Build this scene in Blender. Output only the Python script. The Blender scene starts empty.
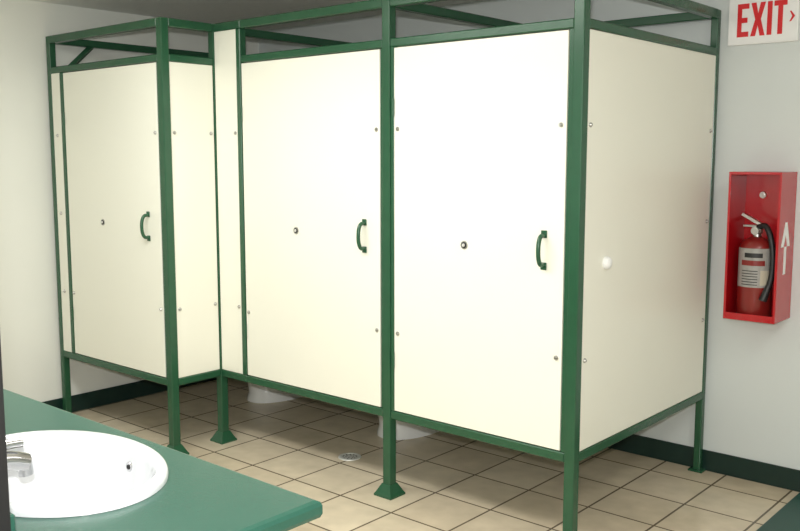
import bpy, bmesh, math
from mathutils import Vector, Matrix

S = bpy.context.scene
COL = S.collection
try:
    S.view_settings.view_transform = 'Standard'
    S.view_settings.look = 'None'
except Exception:
    pass

# ------------------------------------------------------------ materials
def mat(name, col, rough=0.5, metal=0.0, noise=0.0, nscale=8.0, bump=0.0, bscale=200.0, spec=0.5, coat=0.0):
    m = bpy.data.materials.new(name)
    m.use_nodes = True
    nt = m.node_tree
    b = nt.nodes['Principled BSDF']
    b.inputs['Base Color'].default_value = (*col, 1)
    b.inputs['Roughness'].default_value = rough
    b.inputs['Metallic'].default_value = metal
    b.inputs['Specular IOR Level'].default_value = spec
    b.inputs['Coat Weight'].default_value = coat
    tc = nt.nodes.new('ShaderNodeTexCoord')
    if noise > 0:
        n = nt.nodes.new('ShaderNodeTexNoise')
        n.inputs['Scale'].default_value = nscale
        n.inputs['Detail'].default_value = 6
        nt.links.new(tc.outputs['Object'], n.inputs['Vector'])
        mx = nt.nodes.new('ShaderNodeMix'); mx.data_type = 'RGBA'
        mx.inputs[6].default_value = (*[c*(1-noise) for c in col], 1)
        mx.inputs[7].default_value = (*[min(1, c*(1+noise)) for c in col], 1)
        nt.links.new(n.outputs['Fac'], mx.inputs[0])
        nt.links.new(mx.outputs[2], b.inputs['Base Color'])
    if bump > 0:
        n2 = nt.nodes.new('ShaderNodeTexNoise')
        n2.inputs['Scale'].default_value = bscale
        n2.inputs['Detail'].default_value = 3
        nt.links.new(tc.outputs['Object'], n2.inputs['Vector'])
        bp = nt.nodes.new('ShaderNodeBump')
        bp.inputs['Strength'].default_value = bump
        bp.inputs['Distance'].default_value = 0.002
        nt.links.new(n2.outputs['Fac'], bp.inputs['Height'])
        nt.links.new(bp.outputs['Normal'], b.inputs['Normal'])
    return m

M_WALL = mat('wall_paint', (0.67, 0.71, 0.70), 0.7, noise=0.03, nscale=2.5, bump=0.25, bscale=120)
M_WALLL = mat('wall_paint_warm', (0.82, 0.83, 0.77), 0.7, noise=0.03, nscale=2.5, bump=0.25, bscale=120)
M_CEIL = mat('ceiling_paint', (0.84, 0.84, 0.81), 0.9, noise=0.06, nscale=30, bump=0.4, bscale=90)
M_GREEN = mat('green_paint', (0.020, 0.088, 0.042), 0.26, noise=0.15, nscale=14, bump=0.15, bscale=150)
M_BASE = mat('dark_green_vinyl', (0.006, 0.026, 0.020), 0.4, noise=0.15, nscale=12)
M_THR = mat('threshold_green', (0.010, 0.060, 0.045), 0.4, noise=0.15, nscale=12)
M_PANEL = mat('cream_laminate', (0.88, 0.87, 0.765), 0.30, noise=0.015, nscale=3.0, bump=0.1, bscale=260)
M_CTR = mat('green_counter_laminate', (0.026, 0.104, 0.074), 0.25, noise=0.10, nscale=160, bump=0.12, bscale=300)
M_PORC = mat('white_porcelain', (0.72, 0.73, 0.755), 0.07, coat=0.5)
M_TOILET = mat('toilet_porcelain', (0.90, 0.90, 0.88), 0.10, coat=0.5)
M_WHITE = mat('white_plastic', (0.88, 0.88, 0.87), 0.35)
M_CHROME = mat('chrome', (0.60, 0.60, 0.61), 0.14, metal=1.0)
M_STEEL = mat('steel', (0.50, 0.49, 0.47), 0.32, metal=1.0)
M_DRAIN = mat('worn_steel', (0.66, 0.66, 0.62), 0.5, metal=0.3, noise=0.1, nscale=60)
M_RED = mat('red_enamel', (0.47, 0.006, 0.012), 0.25, noise=0.08, nscale=20, coat=0.4)
M_RED2 = mat('red_cylinder_paint', (0.22, 0.014, 0.012), 0.3, noise=0.1, nscale=20, coat=0.3)
M_SIGNRED = mat('sign_red', (0.68, 0.015, 0.02), 0.45)
M_BLACK = mat('black_rubber', (0.012, 0.012, 0.013), 0.45)
M_DARK = mat('dark_gap', (0.02, 0.02, 0.02), 0.8)
M_LABEL = mat('label_silver', (0.34, 0.33, 0.31), 0.4, noise=0.25, nscale=60)
M_BEIGE = mat('beige_label', (0.52, 0.47, 0.37), 0.5)

# tiles
M_TILE = bpy.data.materials.new('floor_tile'); M_TILE.use_nodes = True
nt = M_TILE.node_tree; b = nt.nodes['Principled BSDF']
tc = nt.nodes.new('ShaderNodeTexCoord')
mp = nt.nodes.new('ShaderNodeMapping'); mp.inputs['Location'].default_value = (0.1, 0.02, 0)
br = nt.nodes.new('ShaderNodeTexBrick')
br.offset = 0.0; br.squash = 1.0
br.inputs['Scale'].default_value = 1.0
br.inputs['Brick Width'].default_value = 0.30
br.inputs['Row Height'].default_value = 0.30
br.inputs['Mortar Size'].default_value = 0.005
br.inputs['Mortar Smooth'].default_value = 0.12
br.inputs['Bias'].default_value = 0.0
br.inputs['Color1'].default_value = (0.62, 0.52, 0.375, 1)
br.inputs['Color2'].default_value = (0.70, 0.605, 0.45, 1)
br.inputs['Mortar'].default_value = (0.16, 0.125, 0.085, 1)
nt.links.new(tc.outputs['Object'], mp.inputs['Vector'])
nt.links.new(mp.outputs['Vector'], br.inputs['Vector'])
n = nt.nodes.new('ShaderNodeTexNoise'); n.inputs['Scale'].default_value = 9; n.inputs['Detail'].default_value = 8
nt.links.new(tc.outputs['Object'], n.inputs['Vector'])
rp = nt.nodes.new('ShaderNodeMapRange'); rp.inputs[3].default_value = 0.74; rp.inputs[4].default_value = 1.2
nt.links.new(n.outputs['Fac'], rp.inputs[0])
ml = nt.nodes.new('ShaderNodeVectorMath'); ml.operation = 'SCALE'
nt.links.new(br.outputs['Color'], ml.inputs[0]); nt.links.new(rp.outputs[0], ml.inputs['Scale'])
nt.links.new(ml.outputs[0], b.inputs['Base Color'])
b.inputs['Roughness'].default_value = 0.26
bp = nt.nodes.new('ShaderNodeBump'); bp.invert = True
bp.inputs['Strength'].default_value = 0.5; bp.inputs['Distance'].default_value = 0.003
nt.links.new(br.outputs['Fac'], bp.inputs['Height']); nt.links.new(bp.outputs['Normal'], b.inputs['Normal'])

# ------------------------------------------------------------ helpers
def empty(name, loc):
    e = bpy.data.objects.new(name, None)
    e.empty_display_size = 0.1
    e.location = loc
    COL.objects.link(e)
    return e

def finish(bm, name, m, parent=None, smooth=False, origin=None):
    """bm in world coordinates; object origin goes to the parent's location (or given origin)"""
    off = Vector(parent.location) if parent else Vector(origin or (0, 0, 0))
    bmesh.ops.translate(bm, verts=bm.verts, vec=-off)
    bmesh.ops.recalc_face_normals(bm, faces=bm.faces)
    me = bpy.data.meshes.new(name)
    bm.to_mesh(me); bm.free()
    me.materials.append(m)
    if smooth:
        for p in me.polygons: p.use_smooth = True
        try: me.set_sharp_from_angle(angle=math.radians(40))
        except Exception: pass
    o = bpy.data.objects.new(name, me)
    COL.objects.link(o)
    if parent: o.parent = parent
    else: o.location = off
    return o

def add_box(bm, x0, x1, y0, y1, z0, z1, bev=0.0, seg=1):
    r = bmesh.ops.create_cube(bm, size=1.0)
    vs = r['verts']
    bmesh.ops.scale(bm, vec=(abs(x1-x0), abs(y1-y0), abs(z1-z0)), verts=vs)
    bmesh.ops.translate(bm, vec=((x0+x1)/2, (y0+y1)/2, (z0+z1)/2), verts=vs)
    if bev > 0:
        es = list({e for v in vs for e in v.link_edges})
        bmesh.ops.bevel(bm, geom=es, offset=bev, segments=seg, affect='EDGES', profile=0.5)

def box(name, x0, x1, y0, y1, z0, z1, m, parent=None, bev=0.0, seg=1):
    bm = bmesh.new(); add_box(bm, x0, x1, y0, y1, z0, z1, bev, seg)
    org = None if parent else ((x0+x1)/2, (y0+y1)/2, z0)
    return finish(bm, name, m, parent, origin=org)

def add_cyl(bm, p0, p1, r0, r1=None, seg=20):
    p0 = Vector(p0); p1 = Vector(p1); d = p1-p0
    if r1 is None: r1 = r0
    q = d.to_track_quat('Z', 'Y').to_matrix().to_4x4()
    bmesh.ops.create_cone(bm, cap_ends=True, segments=seg, radius1=r0, radius2=r1, depth=d.length,
                          matrix=Matrix.Translation((p0+p1)/2) @ q)

def add_loft(bm, rings, seg=40, cap0=True, cap1=True, power=2.0):
    """rings: (cx,cy,z,rx,ry)"""
    R = []
    for cx, cy, z, rx, ry in rings:
        row = []
        for i in range(seg):
            a = 2*math.pi*i/seg
            c, s = math.cos(a), math.sin(a)
            c2 = math.copysign(abs(c)**(2/power), c); s2 = math.copysign(abs(s)**(2/power), s)
            row.append(bm.verts.new((cx+rx*c2, cy+ry*s2, z)))
        R.append(row)
    for k in range(len(R)-1):
        for i in range(seg):
            j = (i+1) % seg
            bm.faces.new((R[k][i], R[k][j], R[k+1][j], R[k+1][i]))
    if cap0: bm.faces.new(R[0][::-1])
    if cap1: bm.faces.new(R[-1])

def add_tube(bm, pts, r, seg=12, sub=6):
    """smooth tube through points (Catmull-Rom)"""
    P = [Vector(p) for p in pts]
    Q = [P[0]*2-P[1]] + P + [P[-1]*2-P[-2]]
    path = []
    for i in range(1, len(Q)-2):
        for k in range(sub):
            t = k/sub
            path.append(0.5*((2*Q[i])+(-Q[i-1]+Q[i+1])*t+(2*Q[i-1]-5*Q[i]+4*Q[i+1]-Q[i+2])*t*t+(-Q[i-1]+3*Q[i]-3*Q[i+1]+Q[i+2])*t**3))
    path.append(P[-1])
    rows = []
    nrm = None
    for i, p in enumerate(path):
        t = (path[min(i+1, len(path)-1)]-path[max(i-1, 0)]).normalized()
        if nrm is None:
            nrm = t.orthogonal().normalized()
        nrm = (nrm - t*nrm.dot(t)).normalized()
        bn = t.cross(nrm)
        rows.append([bm.verts.new(p+nrm*r*math.cos(2*math.pi*k/seg)+bn*r*math.sin(2*math.pi*k/seg)) for k in range(seg)])
    for a, c in zip(rows[:-1], rows[1:]):
        for k in range(seg):
            j = (k+1) % seg
            bm.faces.new((a[k], a[j], c[j], c[k]))
    bm.faces.new(rows[0][::-1]); bm.faces.new(rows[-1])

# ------------------------------------------------------------ room
XL, YB, ZC = -4.83, 4.12, 2.34
XR, YF = 1.4, -2.2
box('floor', XL-0.12, XR+0.12, YF-0.12, YB+0.12, -0.1, 0.0, M_TILE)
box('ceiling', XL-0.12, XR+0.12, YF-0.12, YB+0.12, ZC, ZC+0.1, M_CEIL)
box('wall_left', XL-0.12, XL, YF, YB, 0, ZC, M_WALLL)
box('wall_back', XL-0.12, XR+0.12, YB, YB+0.12, 0, ZC, M_WALL)
box('wall_right', XR, XR+0.12, YF, YB, 0, ZC, M_WALL)
box('wall_front', XL-0.12, XR+0.12, YF-0.12, YF, 0, ZC, M_WALL)
box('wall_partition', XL, -1.36, 0.50, 0.62, 0, ZC, M_WALL)
box('trim_partition', -1.36, -1.347, 0.495, 0.625, 0, ZC, M_BLACK)
box('baseboard_left', XL, XL+0.010, 0.62, YB-0.012, 0, 0.10, M_BASE, bev=0.003)
box('baseboard_back', XL, XR, YB-0.010, YB, 0, 0.10, M_BASE, bev=0.003)
box('trim_threshold', -1.17, -0.95, 2.3, YB-0.012, 0, 0.02, M_THR, bev=0.006)

# ------------------------------------------------------------ stalls
Z0, Z1 = 0.355, 0.392     # bottom rail
ZH0, ZH1 = 1.948, 1.983   # header
ZT0, ZT1 = 2.112, 2.152   # top rail
YP = 2.89                 # front plane
YL = 2.585                # left stall front plane
PR, PM, PJ, PB = -1.644, -2.556, -3.521, -3.73
PA, PA2 = -4.78, -4.655
h = 0.0215
BV = 0.004

def post(name, x, y, parent, zb=0.0, shoe=True, hh=h, zt=ZT1):
    bm = bmesh.new()
    add_box(bm, x-hh, x+hh, y-hh, y+hh, zb, zt, BV, 2)
    if shoe:
        r0 = []
        for z, w in ((0, 0.050), (0.008, 0.050), (0.018, 0.043), (0.055, 0.024)):
            r0.append([bm.verts.new((x+sx*w, y+sy*w, z)) for sx, sy in ((-1,-1),(1,-1),(1,1),(-1,1))])
        for a, c in zip(r0[:-1], r0[1:]):
            for k in range(4):
                j = (k+1) % 4
                bm.faces.new((a[k], a[j], c[j], c[k]))
        bm.faces.new(r0[0][::-1]); bm.faces.new(r0[-1])
    return finish(bm, name, M_GREEN, parent)

def rails_x(prefix, x0, x1, y, parent, header=True, top=True, bottom=True):
    if bottom: box(prefix+'bottom_rail', x0, x1, y-0.019, y+0.019, Z0, Z1, M_GREEN, parent, BV)
    if header: box(prefix+'header_rail', x0, x1, y-0.019, y+0.019, ZH0, ZH1, M_GREEN, parent, BV)
    if top: box(prefix+'top_rail', x0, x1, y-0.020, y+0.020, ZT0, ZT1, M_GREEN, parent, BV)

def rails_y(prefix, x, y0, y1, parent, header=True, top=True, bottom=True):
    if bottom: box(prefix+'bottom_rail', x-0.019, x+0.019, y0, y1, Z0, Z1, M_GREEN, parent, BV)
    if header: box(prefix+'header_rail', x-0.019, x+0.019, y0, y1, ZH0, ZH1, M_GREEN, parent, BV)
    if top: box(prefix+'top_rail', x-0.020, x+0.020, y0, y1, ZT0, ZT1, M_GREEN, parent, BV)

def bolts_front(name, pts, y, parent):
    bm = bmesh.new()
    for x, z in pts:
        add_cyl(bm, (x, y+0.002, z), (x, y-0.003, z), 0.0095, 0.0090, 18)
        add_cyl(bm, (x, y-0.003, z), (x, y-0.009, z), 0.0075, 0.004, 14)
    return finish(bm, name, M_STEEL, parent, smooth=True)

def bolts_side(name, pts, x, parent):
    bm = bmesh.new()
    for y, z in pts:
        add_cyl(bm, (x-0.002, y, z), (x+0.003, y, z), 0.0095, 0.0090, 18)
        add_cyl(bm, (x+0.003, y, z), (x+0.009, y, z), 0.0075, 0.004, 14)
    return finish(bm, name, M_STEEL, parent, smooth=True)

def handle(x, y, z, parent):
    """C pull with flat mounting tabs"""
    bm = bmesh.new()
    for s in (-1, 1):
        add_box(bm, x-0.013, x+0.013, y-0.005, y, z+s*0.060-0.014, z+s*0.060+0.014, 0.002)
    add_tube(bm, [(x, y-0.004, z-0.056), (x, y-0.026, z-0.052), (x, y-0.038, z-0.030), (x, y-0.041, z),
                  (x, y-0.038, z+0.030), (x, y-0.026, z+0.052), (x, y-0.004, z+0.056)], 0.0085, 10, 5)
    finish(bm, 'handle', M_GREEN, parent, smooth=True)

def latch(x, y, z, parent):
    bm = bmesh.new()
    add_cyl(bm, (x, y+0.002, z), (x, y-0.003, z), 0.0175, 0.0165, 24)
    finish(bm, 'latch_plate', M_STEEL, parent, smooth=True)
    bm = bmesh.new()
    add_cyl(bm, (x, y-0.002, z), (x, y-0.006, z), 0.012, 0.011, 18)
    finish(bm, 'latch_slot', M_DARK, parent, smooth=True)
    bm = bmesh.new()
    add_cyl(bm, (x, y-0.005, z), (x, y-0.010, z), 0.008, 0.006, 12)
    finish(bm, 'latch_pin', M_DRAIN, parent, smooth=True)

def hinge(x, y, zs, parent):
    bm = bmesh.new()
    for z in zs:
        add_cyl(bm, (x, y, z-0.035), (x, y, z+0.035), 0.006, None, 12)
    finish(bm, 'hinges', M_GREEN, parent, smooth=True)

FD = YP-0.016    # door front
# --- right stall
s1 = empty('toilet_stall', ((PR+PM)/2, 3.5, 0))
post('post_front', PR, YP, s1)
post('post_rear', PR, 4.09, s1, hh=0.017, shoe=False)
bm = bmesh.new()
add_box(bm, PR-0.035, PR+0.035, 4.09-0.035, YB-0.011, 0, 0.010, 0.002)
finish(bm, 'rear_foot', M_GREEN, s1)
rails_x('front_', PM+h, PR-h, YP, s1)
box('jamb_right', PR-h-0.020, PR-h, YP-0.015, YP+0.015, Z1, ZH0, M_GREEN, s1, 0.002)
box('jamb_left', PM+h, PM+h+0.018, YP-0.015, YP+0.015, Z1, ZH0, M_GREEN, s1, 0.002)
dx0, dx1 = PM+h+0.021, PR-h-0.023
box('door', dx0, dx1, FD, FD+0.02, Z1+0.004, ZH0-0.004, M_PANEL, s1, 0.0015)
bolts_front('bolts', [(dx0+0.020, 1.61), (dx0+0.020, 0.74), (dx1-0.022, 1.61), (dx1-0.022, 0.75)], FD, s1)
handle(-1.772, FD, 1.15, s1); latch(-2.142, FD, 1.145, s1)
hinge(dx0-0.002, FD-0.004, (0.62, 1.70), s1)
rails_y('side_', PR, YP+h, 4.073, s1)
box('side_panel', PR-0.004, PR+0.014, YP+h+0.004, 4.071, Z1+0.001, ZH0-0.001, M_PANEL, s1, 0.0015)
box('rear_top_rail', PM+h, PR-h, 4.085-0.020, 4.085+0.020, ZT0, ZT1, M_GREEN, s1, BV)
bolts_side('side_bolts', [(YP+h+0.03, 1.61), (YP+h+0.03, 0.74), (4.04, 1.61), (4.04, 0.74), (4.04, 1.2)], PR+0.014, s1)
bm = bmesh.new()
ky, kz, kx = 3.085, 1.095, PR+0.014
prof = [(0.0, 0.024), (0.006, 0.0255), (0.014, 0.0235), (0.020, 0.017), (0.0235, 0.008)]
rows = []
for dx, r in prof:
    rows.append([bm.verts.new((kx+dx, ky+r*math.cos(2*math.pi*k/24), kz+r*math.sin(2*math.pi*k/24))) for k in range(24)])
for a, c in zip(rows[:-1], rows[1:]):
    for k in range(24):
        j = (k+1) % 24; bm.faces.new((a[k], a[j], c[j], c[k]))
bm.faces.new(rows[0][::-1]); bm.faces.new(rows[-1])
finish(bm, 'bumper_knob', M_WHITE, s1, smooth=True)

# --- middle stall
s2 = empty('toilet_stall', ((PJ+PM)/2, 3.5, 0))
post('post_front', PM, YP, s2)
box('jamb_left', PJ-0.016, PJ+0.016, YP-0.021, YP+0.021, Z1, ZT0, M_GREEN, s2, BV)
box('jamb_right', PM-h-0.014, PM-h, YP-0.015, YP+0.015, Z1, ZH0, M_GREEN, s2, 0.002)
rails_x('front_', PJ+0.016, PM-h, YP, s2)
dx0, dx1 = PJ+0.020, PM-h-0.018
box('door', dx0, dx1, FD, FD+0.02, Z1+0.004, ZH0-0.004, M_PANEL, s2, 0.0015)
bolts_front('bolts', [(dx0+0.020, 0.72), (dx1-0.018, 1.61), (dx1-0.018, 0.74)], FD, s2)
handle(-2.685, FD, 1.15, s2); latch(-3.125, FD, 1.15, s2)
hinge(dx0-0.002, FD-0.004, (0.62, 1.70), s2)
rails_y('divider_', PM, YP+h, 4.107, s2, header=False)
box('divider_panel', PM-0.009, PM+0.009, YP+h+0.002, 4.107, Z1, 1.94, M_PANEL, s2, 0.0015)
box('rear_top_rail', PB+h, PM-h, 4.085-0.020, 4.085+0.020, ZT0, ZT1, M_GREEN, s2, BV)

# --- left stall
s3 = empty('toilet_stall', ((PA+PB)/2, 3.35, 0))
post('post_inner_corner', PB, YP, s3)
post('post_front', PB, YL, s3, shoe=True)
post('post_wall', PA, YL, s3, hh=0.019, shoe=False)
box('filler_bottom_rail', PB+h, PJ+0.016, YP-0.019, YP+0.019, Z0, Z1, M_GREEN, s3, BV)
box('filler_top_rail', PB+h, PJ+0.016, YP-0.020, YP+0.020, ZT0, ZT1, M_GREEN, s3, BV)
box('filler_panel', PB+h+0.001, PJ-0.017, FD, FD+0.02, Z1+0.001, ZT0-0.001, M_PANEL, s3, 0.0015)
bolts_front('filler_bolts', [(PJ-0.035, 1.61), (PJ-0.035, 0.74)], FD, s3)
rails_y('cheek_', PB, YL+h, YP-h, s3)
box('cheek_panel', PB-0.004, PB+0.014, YL+h+0.002, YP-h-0.002, Z1+0.001, ZH0-0.001, M_PANEL, s3, 0.0015)
bolts_side('cheek_bolts', [(YL+h+0.022, 1.61), (YL+h+0.022, 0.74), (YP-h-0.022, 1.61), (YP-h-0.022, 0.74)], PB+0.014, s3)
FL = YL-0.016
rails_x('front_', PA+0.019, PB-h, YL, s3)
box('jamb_left', PA2-0.017, PA2+0.017, YL-0.018, YL+0.018, Z1, ZH0, M_GREEN, s3, BV)
box('wall_filler_panel', PA+0.020, PA2-0.018, FL, FL+0.02, Z1+0.001, ZH0-0.001, M_PANEL, s3, 0.0015)
bolts_front('wall_filler_bolts', [((PA+PA2)/2, 1.61), ((PA+PA2)/2, 1.18), ((PA+PA2)/2, 0.74)], FL, s3)
box('jamb_right', PB-h-0.014, PB-h, YL-0.015, YL+0.015, Z1, ZH0, M_GREEN, s3, 0.002)
dx0, dx1 = PA2+0.021, PB-h-0.018
box('door', dx0, dx1, FL, FL+0.02, Z1+0.004, ZH0-0.004, M_PANEL, s3, 0.0015)
bolts_front('bolts', [(dx0+0.018, 0.74), (dx1-0.018, 1.61), (dx1-0.018, 0.74)], FL, s3)
handle(-3.87, FL, 1.15, s3); latch(-4.29, FL, 1.15, s3)
hinge(dx0-0.002, FL-0.004, (0.62, 1.70), s3)
rails_y('divider_', PB, YP+h, 4.107, s3, header=False)
box('divider_panel', PB-0.009, PB+0.009, YP+h+0.002, 4.107, Z1, 1.94, M_PANEL, s3, 0.0015)
box('wall_top_rail', PA-0.019, PA+0.019, YL+0.02, 4.107, ZT0, ZT1, M_GREEN, s3, BV)
box('rear_top_rail', PA+0.02, PB-h, 4.085-0.020, 4.085+0.020, ZT0, ZT1, M_GREEN, s3, BV)
bm = bmesh.new()
p0 = Vector((PA, YL+0.01, 1.90)); p1 = Vector((PA, YL+0.25, 2.12))
add_cyl(bm, p0, p1, 0.017, None, 4)
finish(bm, 'corner_brace', M_GREEN, s3)

# ------------------------------------------------------------ toilets
def toilet(x, yb=YB):
    t = empty('toilet', (x, yb-0.35, 0))
    y = yb
    bm = bmesh.new()
    add_loft(bm, [(x, y-0.37, 0.0, 0.150, 0.280), (x, y-0.37, 0.02, 0.148, 0.278), (x, y-0.37, 0.05, 0.140, 0.268),
                  (x, y-0.375, 0.12, 0.145, 0.268), (x, y-0.395, 0.20, 0.165, 0.280), (x, y-0.43, 0.30, 0.185, 0.292),
                  (x, y-0.44, 0.375, 0.192, 0.295), (x, y-0.44, 0.385, 0.187, 0.290), (x, y-0.44, 0.385, 0.140, 0.23),
                  (x, y-0.43, 0.33, 0.12, 0.20), (x, y-0.41, 0.25, 0.08, 0.11), (x, y-0.41, 0.22, 0.04, 0.05)], 44, power=2.2)
    finish(bm, 'bowl', M_TOILET, t, smooth=True)
    bm = bmesh.new()
    add_loft(bm, [(x, y-0.44, 0.386, 0.188, 0.290), (x, y-0.44, 0.404, 0.192, 0.294), (x, y-0.44, 0.420, 0.188, 0.29),
                  (x, y-0.44, 0.432, 0.165, 0.26)], 44, power=2.2)
    finish(bm, 'seat_lid', M_WHITE, t, smooth=True)
    bm = bmesh.new()
    add_box(bm, x-0.13, x+0.13, y-0.24, y-0.02, 0.22, 0.386, 0.03, 3)
    add_box(bm, x-0.23, x+0.23, y-0.150, y-0.012, 0.375, 0.73, 0.025, 3)
    add_box(bm, x-0.24, x+0.24, y-0.158, y-0.008, 0.73, 0.765, 0.012, 2)
    finish(bm, 'tank', M_TOILET, t, smooth=True)
    bm = bmesh.new()
    add_cyl(bm, (x-0.16, y-0.148, 0.66), (x-0.16, y-0.167, 0.66), 0.014)
    add_box(bm, x-0.165, x-0.09, y-0.177, y-0.167, 0.652, 0.668, 0.003)
    finish(bm, 'flush_lever', M_CHROME, t, smooth=True)
toilet(-4.20)
toilet(-3.11)

# ------------------------------------------------------------ floor drain
cx, cy = -3.04, 3.137
fd = empty('floor_drain', (cx, cy, 0))
bm = bmesh.new()
add_loft(bm, [(cx, cy, 0.0, 0.058, 0.058), (cx, cy, 0.004, 0.056, 0.056), (cx, cy, 0.005, 0.046, 0.046), (cx, cy, 0.003, 0.045, 0.045)], 32)
finish(bm, 'drain_ring', M_DRAIN, fd, smooth=True)
bm = bmesh.new()
for r in (0.034, 0.020):
    nn = int(r*330)
    for k in range(nn):
        a = 2*math.pi*k/nn
        add_cyl(bm, (cx+r*math.cos(a), cy+r*math.sin(a), 0.002), (cx+r*math.cos(a), cy+r*math.sin(a), 0.0035), 0.0035, None, 10)
finish(bm, 'drain_holes', M_DARK, fd)

# ------------------------------------------------------------ vanity
CZ = 0.84
SX, SY, SA, SB = -1.742, 0.905, 0.282, 0.207
van = empty('vanity_counter', (-2.0, 0.9, 0))
bm = bmesh.new()
X0c, X1c, Y0c, Y1c = -3.4, -1.204, 0.625, 1.166
def rect_pt(a):
    c, s = math.cos(a), math.sin(a)
    ts = []
    if c > 1e-9: ts.append((X1c-SX)/c)
    if c < -1e-9: ts.append((X0c-SX)/c)
    if s > 1e-9: ts.append((Y1c-SY)/s)
    if s < -1e-9: ts.append((Y0c-SY)/s)
    t = min(ts); return (SX+c*t, SY+s*t)
angs = [2*math.pi*k/96 for k in range(96)]
for cxn in (X0c, X1c):
    for cyn in (Y0c, Y1c):
        angs.append(math.atan2(cyn-SY, cxn-SX) % (2*math.pi))
angs = sorted(set(angs))
th = 0.038
rows = []
bw = 0.011
def ell(a, k=0.93):
    c, s = math.cos(a), math.sin(a)
    t = 1/math.sqrt((c/(SA*k))**2+(s/(SB*k))**2)
    return (SX+c*t, SY+s*t)
def inset(p, d):
    return (min(max(p[0], X0c+d), X1c-d), min(max(p[1], Y0c+d), Y1c-d))
levels = [('e', CZ-th), ('e', CZ), (bw, CZ), (bw*0.3, CZ-bw*0.3), (0, CZ-bw), (0, CZ-th+bw), (bw*0.3, CZ-th+bw*0.3), (bw, CZ-th)]
for k, z in levels:
    row = []
    for a in angs:
        p = ell(a) if k == 'e' else inset(rect_pt(a), k)
        row.append(bm.verts.new((p[0], p[1], z)))
    rows.append(row)
rows.append(rows[0])
for a_, c_ in zip(rows[:-1], rows[1:]):
    for k in range(len(angs)):
        j = (k+1) % len(angs)
        bm.faces.new((a_[k], a_[j], c_[j], c_[k]))
finish(bm, 'countertop', M_CTR, van)
box('backsplash', X0c, -1.37, 0.625, 0.645, CZ, CZ+0.09, M_CTR, van, 0.003)
box('apron', X0c+0.05, -1.30, 1.135, 1.150, CZ-th-0.10, CZ-th, M_CTR, van, 0.002)
box('leg_front', -1.345, -1.305, 1.095, 1.134, 0, CZ-th, M_GREEN, van, 0.003)
box('leg_far', X0c+0.06, X0c+0.10, 1.095, 1.134, 0, CZ-th, M_GREEN, van, 0.003)

sink = empty('sink', (SX, SY, CZ))
bm = bmesh.new()
def rg(k, z): return (SX, SY, CZ+z, SA*k, SB*k)
add_loft(bm, [rg(1, 0.0005), rg(1, 0.008), rg(0.985, 0.015), rg(0.955, 0.019), rg(0.915, 0.018), rg(0.885, 0.010),
              rg(0.865, -0.005), rg(0.83, -0.045), rg(0.76, -0.090), rg(0.62, -0.125), rg(0.40, -0.145), rg(0.18, -0.153), rg(0.10, -0.155)],
         72, cap0=False, cap1=True)
finish(bm, 'basin', M_PORC, sink, smooth=True)
bm = bmesh.new()
add_loft(bm, [(SX, SY, CZ-0.154, 0.030, 0.030), (SX, SY, CZ-0.150, 0.028, 0.028), (SX, SY, CZ-0.152, 0.02, 0.02)], 28)
finish(bm, 'drain_flange', M_CHROME, sink, smooth=True)
bm = bmesh.new()
ox, oy, oz = SX+SA*0.842*math.sin(0.04), SY+SB*0.842*math.cos(0.04), CZ-0.033
add_cyl(bm, (ox, oy+0.004, oz), (ox, oy-0.003, oz), 0.012, 0.011, 20)
finish(bm, 'overflow_ring', M_CHROME, sink, smooth=True)
bm = bmesh.new()
add_cyl(bm, (ox, oy-0.002, oz), (ox, oy-0.0045, oz), 0.0055, None, 16)
finish(bm, 'overflow_hole', M_DARK, sink)

fx = -1.703
fy = 0.690
fc = empty('faucet', (fx, fy, CZ+0.0155))
bm = bmesh.new()
zz = CZ+0.0165
add_box(bm, fx-0.075, fx+0.075, fy-0.024, fy+0.024, zz, zz+0.018, 0.008, 3)
add_cyl(bm, (fx, fy, zz+0.015), (fx, fy, zz+0.060), 0.026, 0.023, 28)
add_tube(bm, [(fx, fy, zz+0.038), (fx, fy+0.05, zz+0.052), (fx, fy+0.10, zz+0.048), (fx, fy+0.138, zz+0.034)], 0.019, 16, 6)
add_cyl(bm, (fx, fy+0.133, zz+0.040), (fx, fy+0.137, zz+0.010), 0.016, 0.0145, 20)
finish(bm, 'spout', M_CHROME, fc, smooth=True)
bm = bmesh.new()
add_cyl(bm, (fx, fy, zz+0.060), (fx, fy, zz+0.078), 0.024, 0.018, 28)
add_tube(bm, [(fx, fy, zz+0.068), (fx, fy+0.05, zz+0.078), (fx, fy+0.105, zz+0.079), (fx, fy+0.130, zz+0.077)], 0.010, 12, 5)
finish(bm, 'lever', M_CHROME, fc, smooth=True)

# ------------------------------------------------------------ exit sign
ex = empty('exit_sign', (-1.44, YB-0.02, 2.085))
sx0, sx1, sz0, sz1 = -1.589, -1.287, 1.988, 2.20
box('plate', sx0, sx1, YB-0.028, YB, sz0, sz1, M_WHITE, ex, 0.004, 2)
bm = bmesh.new()
def poly(pts):
    f = [bm.verts.new((sx0+u, YB-0.028, w)) for u, w in pts]
    g = [bm.verts.new((sx0+u, YB-0.031, w)) for u, w in pts]
    bm.faces.new(f); bm.faces.new(g[::-1])
    for k in range(len(pts)):
        j = (k+1) % len(pts)
        bm.faces.new((f[k], f[j], g[j], g[k]))
lb, lt = 2.022, 2.165
st = 0.019; sh = 0.022
def bar(u0, u1, w0, w1): poly([(u0, w0), (u1, w0), (u1, w1), (u0, w1)])
poly([(0.042, lb), (0.092, lb), (0.092, lb+sh), (0.042+st, lb+sh), (0.042+st, (lb+lt)/2-sh/2), (0.086, (lb+lt)/2-sh/2),
      (0.086, (lb+lt)/2+sh/2), (0.042+st, (lb+lt)/2+sh/2), (0.042+st, lt-sh), (0.092, lt-sh), (0.092, lt), (0.042, lt)])
xa, xb = 0.101, 0.163; xm = (xa+xb)/2; zm = (lb+lt)/2
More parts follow.
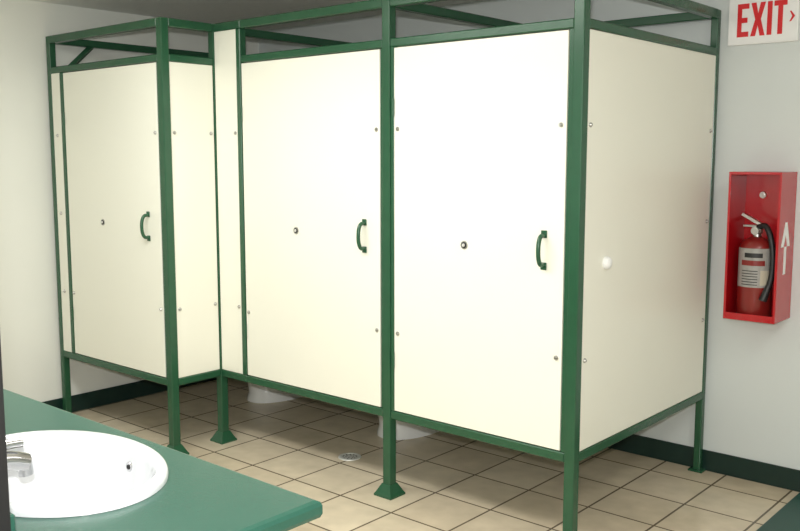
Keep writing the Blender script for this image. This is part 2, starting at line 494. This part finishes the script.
poly([(xa, lb), (xa+0.021, lb), (xm, zm-0.024), (xb-0.021, lb), (xb, lb), (xm+0.012, zm), (xb, lt), (xb-0.021, lt),
      (xm, zm+0.024), (xa+0.021, lt), (xa, lt), (xm-0.012, zm)])
bar(0.172, 0.172+0.020, lb, lt)
poly([(0.217, lb), (0.237, lb), (0.237, lt-sh), (0.254, lt-sh), (0.254, lt), (0.200, lt), (0.200, lt-sh), (0.217, lt-sh)])
poly([(0.266, zm-0.022), (0.272, zm-0.022), (0.288, zm), (0.272, zm+0.022), (0.266, zm+0.022), (0.277, zm)])
finish(bm, 'letters', M_SIGNRED, ex)

# ------------------------------------------------------------ extinguisher cabinet
bx0, bx1, by0, by1, bz0, bz1 = -1.488, -1.265, 3.92, YB, 0.783, 1.430
cab = empty('fire_extinguisher_cabinet', ((bx0+bx1)/2, YB-0.1, bz0))
t = 0.006
box('back', bx0, bx1, by1-t, by1-0.0005, bz0, bz1, M_RED, cab, 0.001)
box('side_left', bx0, bx0+t, by0, by1-t, bz0, bz1, M_RED, cab, 0.001)
box('side_right', bx1-t, bx1, by0, by1-t, bz0, bz1, M_RED, cab, 0.001)
box('top', bx0+t, bx1-t, by0, by1-t, bz1-t, bz1, M_RED, cab, 0.001)
box('bottom', bx0+t, bx1-t, by0, by1-t, bz0, bz0+t, M_RED, cab, 0.001)
bm = bmesh.new()
add_box(bm, bx0, bx0+0.010, by0-0.004, by0, bz0, bz1, 0.001)
add_box(bm, bx1-0.010, bx1, by0-0.004, by0, bz0, bz1, 0.001)
add_box(bm, bx0+0.010, bx1-0.010, by0-0.004, by0, bz1-0.012, bz1, 0.001)
add_box(bm, bx0+0.010, bx1-0.010, by0-0.004, by0, bz0, bz0+0.03, 0.001)
finish(bm, 'front_lip', M_RED, cab)
bm = bmesh.new()
add_cyl(bm, (-1.405, by1-t, 1.325), (-1.405, by1-t-0.010, 1.325), 0.016, 0.014)
add_cyl(bm, (-1.405, by1-t-0.010, 1.325), (-1.405, by1-t-0.016, 1.325), 0.007)
finish(bm, 'mount_screw', M_STEEL, cab, smooth=True)
bm = bmesh.new()
def spoly(pts):
    x = bx1
    f = [bm.verts.new((x+0.0003, y, z)) for y, z in pts]
    g = [bm.verts.new((x+0.0012, y, z)) for y, z in pts]
    bm.faces.new(f); bm.faces.new(g[::-1])
    for k in range(len(pts)):
        j = (k+1) % len(pts)
        bm.faces.new((f[k], f[j], g[j], g[k]))
ym = 4.0
spoly([(ym-0.010, 0.99), (ym+0.018, 0.99), (ym+0.018, 1.11), (ym-0.010, 1.11)])
spoly([(ym-0.052, 1.11), (ym-0.018, 1.11), (ym+0.004, 1.165), (ym+0.026, 1.11), (ym+0.060, 1.11), (ym+0.016, 1.215), (ym-0.008, 1.215)])
finish(bm, 'side_sticker', M_WHITE, cab)

# ------------------------------------------------------------ extinguisher
exx, exy, ez = -1.384, 4.000, bz0+t+0.001
fe = empty('fire_extinguisher', (exx, exy, ez))
R = 0.073
bm = bmesh.new()
add_loft(bm, [(exx, exy, ez, R*0.88, R*0.88), (exx, exy, ez+0.012, R, R), (exx, exy, ez+0.300, R, R), (exx, exy, ez+0.322, R*0.93, R*0.93),
              (exx, exy, ez+0.340, R*0.75, R*0.75), (exx, exy, ez+0.352, R*0.45, R*0.45), (exx, exy, ez+0.358, 0.018, 0.018)], 40)
finish(bm, 'cylinder_body', M_RED2, fe, smooth=True)
def wrap(bm, z0, z1, a0, a1, r, n=24):
    lo = [bm.verts.new((exx+r*math.cos(a0+(a1-a0)*k/n), exy+r*math.sin(a0+(a1-a0)*k/n), z0)) for k in range(n+1)]
    hi = [bm.verts.new((exx+r*math.cos(a0+(a1-a0)*k/n), exy+r*math.sin(a0+(a1-a0)*k/n), z1)) for k in range(n+1)]
    for k in range(n): bm.faces.new((lo[k], lo[k+1], hi[k+1], hi[k]))
ac = math.radians(-70)
bm = bmesh.new()
wrap(bm, ez+0.140, ez+0.310, ac-1.35, ac+1.35, R+0.0008)
finish(bm, 'label', M_LABEL, fe, smooth=True)
bm = bmesh.new()
wrap(bm, ez+0.235, ez+0.258, ac-0.9, ac+0.5, R+0.0014)
finish(bm, 'label_red_band', M_RED2, fe, smooth=True)
bm = bmesh.new()
for i in range(6):
    wrap(bm, ez+0.150+i*0.012, ez+0.1535+i*0.012, ac-0.85, ac+0.10, R+0.0014, 10)
wrap(bm, ez+0.270, ez+0.290, ac-0.7, ac+0.35, R+0.0014, 10)
finish(bm, 'label_print', M_BLACK, fe, smooth=True)
bm = bmesh.new()
wrap(bm, ez+0.150, ez+0.215, ac+0.25, ac+0.85, R+0.0016, 10)
finish(bm, 'inspection_tag', M_BEIGE, fe, smooth=True)
bm = bmesh.new()
add_cyl(bm, (exx, exy, ez+0.350), (exx, exy, ez+0.395), 0.018, 0.016)
add_box(bm, exx-0.020, exx+0.020, exy-0.015, exy+0.015, ez+0.372, ez+0.400, 0.003)
add_cyl(bm, (exx, exy-0.012, ez+0.384), (exx, exy-0.034, ez+0.384), 0.017, 0.017)
finish(bm, 'valve', M_STEEL, fe, smooth=True)
bm = bmesh.new()
add_box(bm, exx-0.060, exx+0.014, exy-0.011, exy+0.011, ez+0.398, ez+0.408, 0.002)
r = bmesh.ops.create_cube(bm, size=1.0)
vs = r['verts']
bmesh.ops.scale(bm, vec=(0.095, 0.026, 0.012), verts=vs)
bmesh.ops.rotate(bm, cent=(0, 0, 0), matrix=Matrix.Rotation(math.radians(28), 3, 'Y'), verts=vs)
bmesh.ops.translate(bm, vec=(exx-0.024, exy, ez+0.432), verts=vs)
finish(bm, 'levers', M_STEEL, fe)
bm = bmesh.new()
add_tube(bm, [(exx+0.005, exy-0.005, ez+0.400), (exx+0.042, exy-0.02, ez+0.405), (exx+0.070, exy-0.035, ez+0.358),
              (exx+0.084, exy-0.040, ez+0.28), (exx+0.084, exy-0.042, ez+0.20), (exx+0.075, exy-0.050, ez+0.14)], 0.0125, 12, 6)
add_cyl(bm, (exx+0.076, exy-0.050, ez+0.15), (exx+0.057, exy-0.062, ez+0.085), 0.013, 0.018)
finish(bm, 'hose', M_BLACK, fe, smooth=True)

# ------------------------------------------------------------ lights
def area(name, loc, sx, sy, power, col=(1, 1, 1)):
    l = bpy.data.lights.new(name, 'AREA'); l.shape = 'RECTANGLE'
    l.size = sx; l.size_y = sy; l.energy = power; l.color = col
    o = bpy.data.objects.new(name, l); o.location = loc
    COL.objects.link(o); return o
area('ceiling_light', (-2.7, 1.6, ZC-0.03), 1.6, 0.4, 40, (1.0, 0.995, 0.95))
area('ceiling_light', (-0.3, -0.5, ZC-0.03), 1.2, 0.6, 36, (1.0, 0.995, 0.95))
area('ceiling_light', (-0.1, 2.3, ZC-0.03), 0.4, 1.2, 11, (1.0, 0.995, 0.96))
fl = bpy.data.lights.new('flash', 'AREA'); fl.shape = 'RECTANGLE'; fl.size = 0.06; fl.size_y = 0.035
fl.energy = 52; fl.color = (1.0, 0.99, 0.97)
flo = bpy.data.objects.new('camera_flash', fl)
flo.location = (-0.02, 0.0, 1.60)
flo.rotation_euler = (math.radians(97), 0, math.radians(50))
COL.objects.link(flo)

w = bpy.data.worlds.new('world'); S.world = w; w.use_nodes = True
w.node_tree.nodes['Background'].inputs[0].default_value = (0.8, 0.85, 0.9, 1)
w.node_tree.nodes['Background'].inputs[1].default_value = 0.3

# ------------------------------------------------------------ camera
cd = bpy.data.cameras.new('camera'); cd.sensor_width = 36; cd.lens = 40.5
cam = bpy.data.objects.new('camera', cd)
cam.location = (0, 0, 1.5)
cam.rotation_euler = (math.radians(90-6.97), 0, math.radians(40.8))
cd.clip_start = 0.02
COL.objects.link(cam)
S.camera = cam
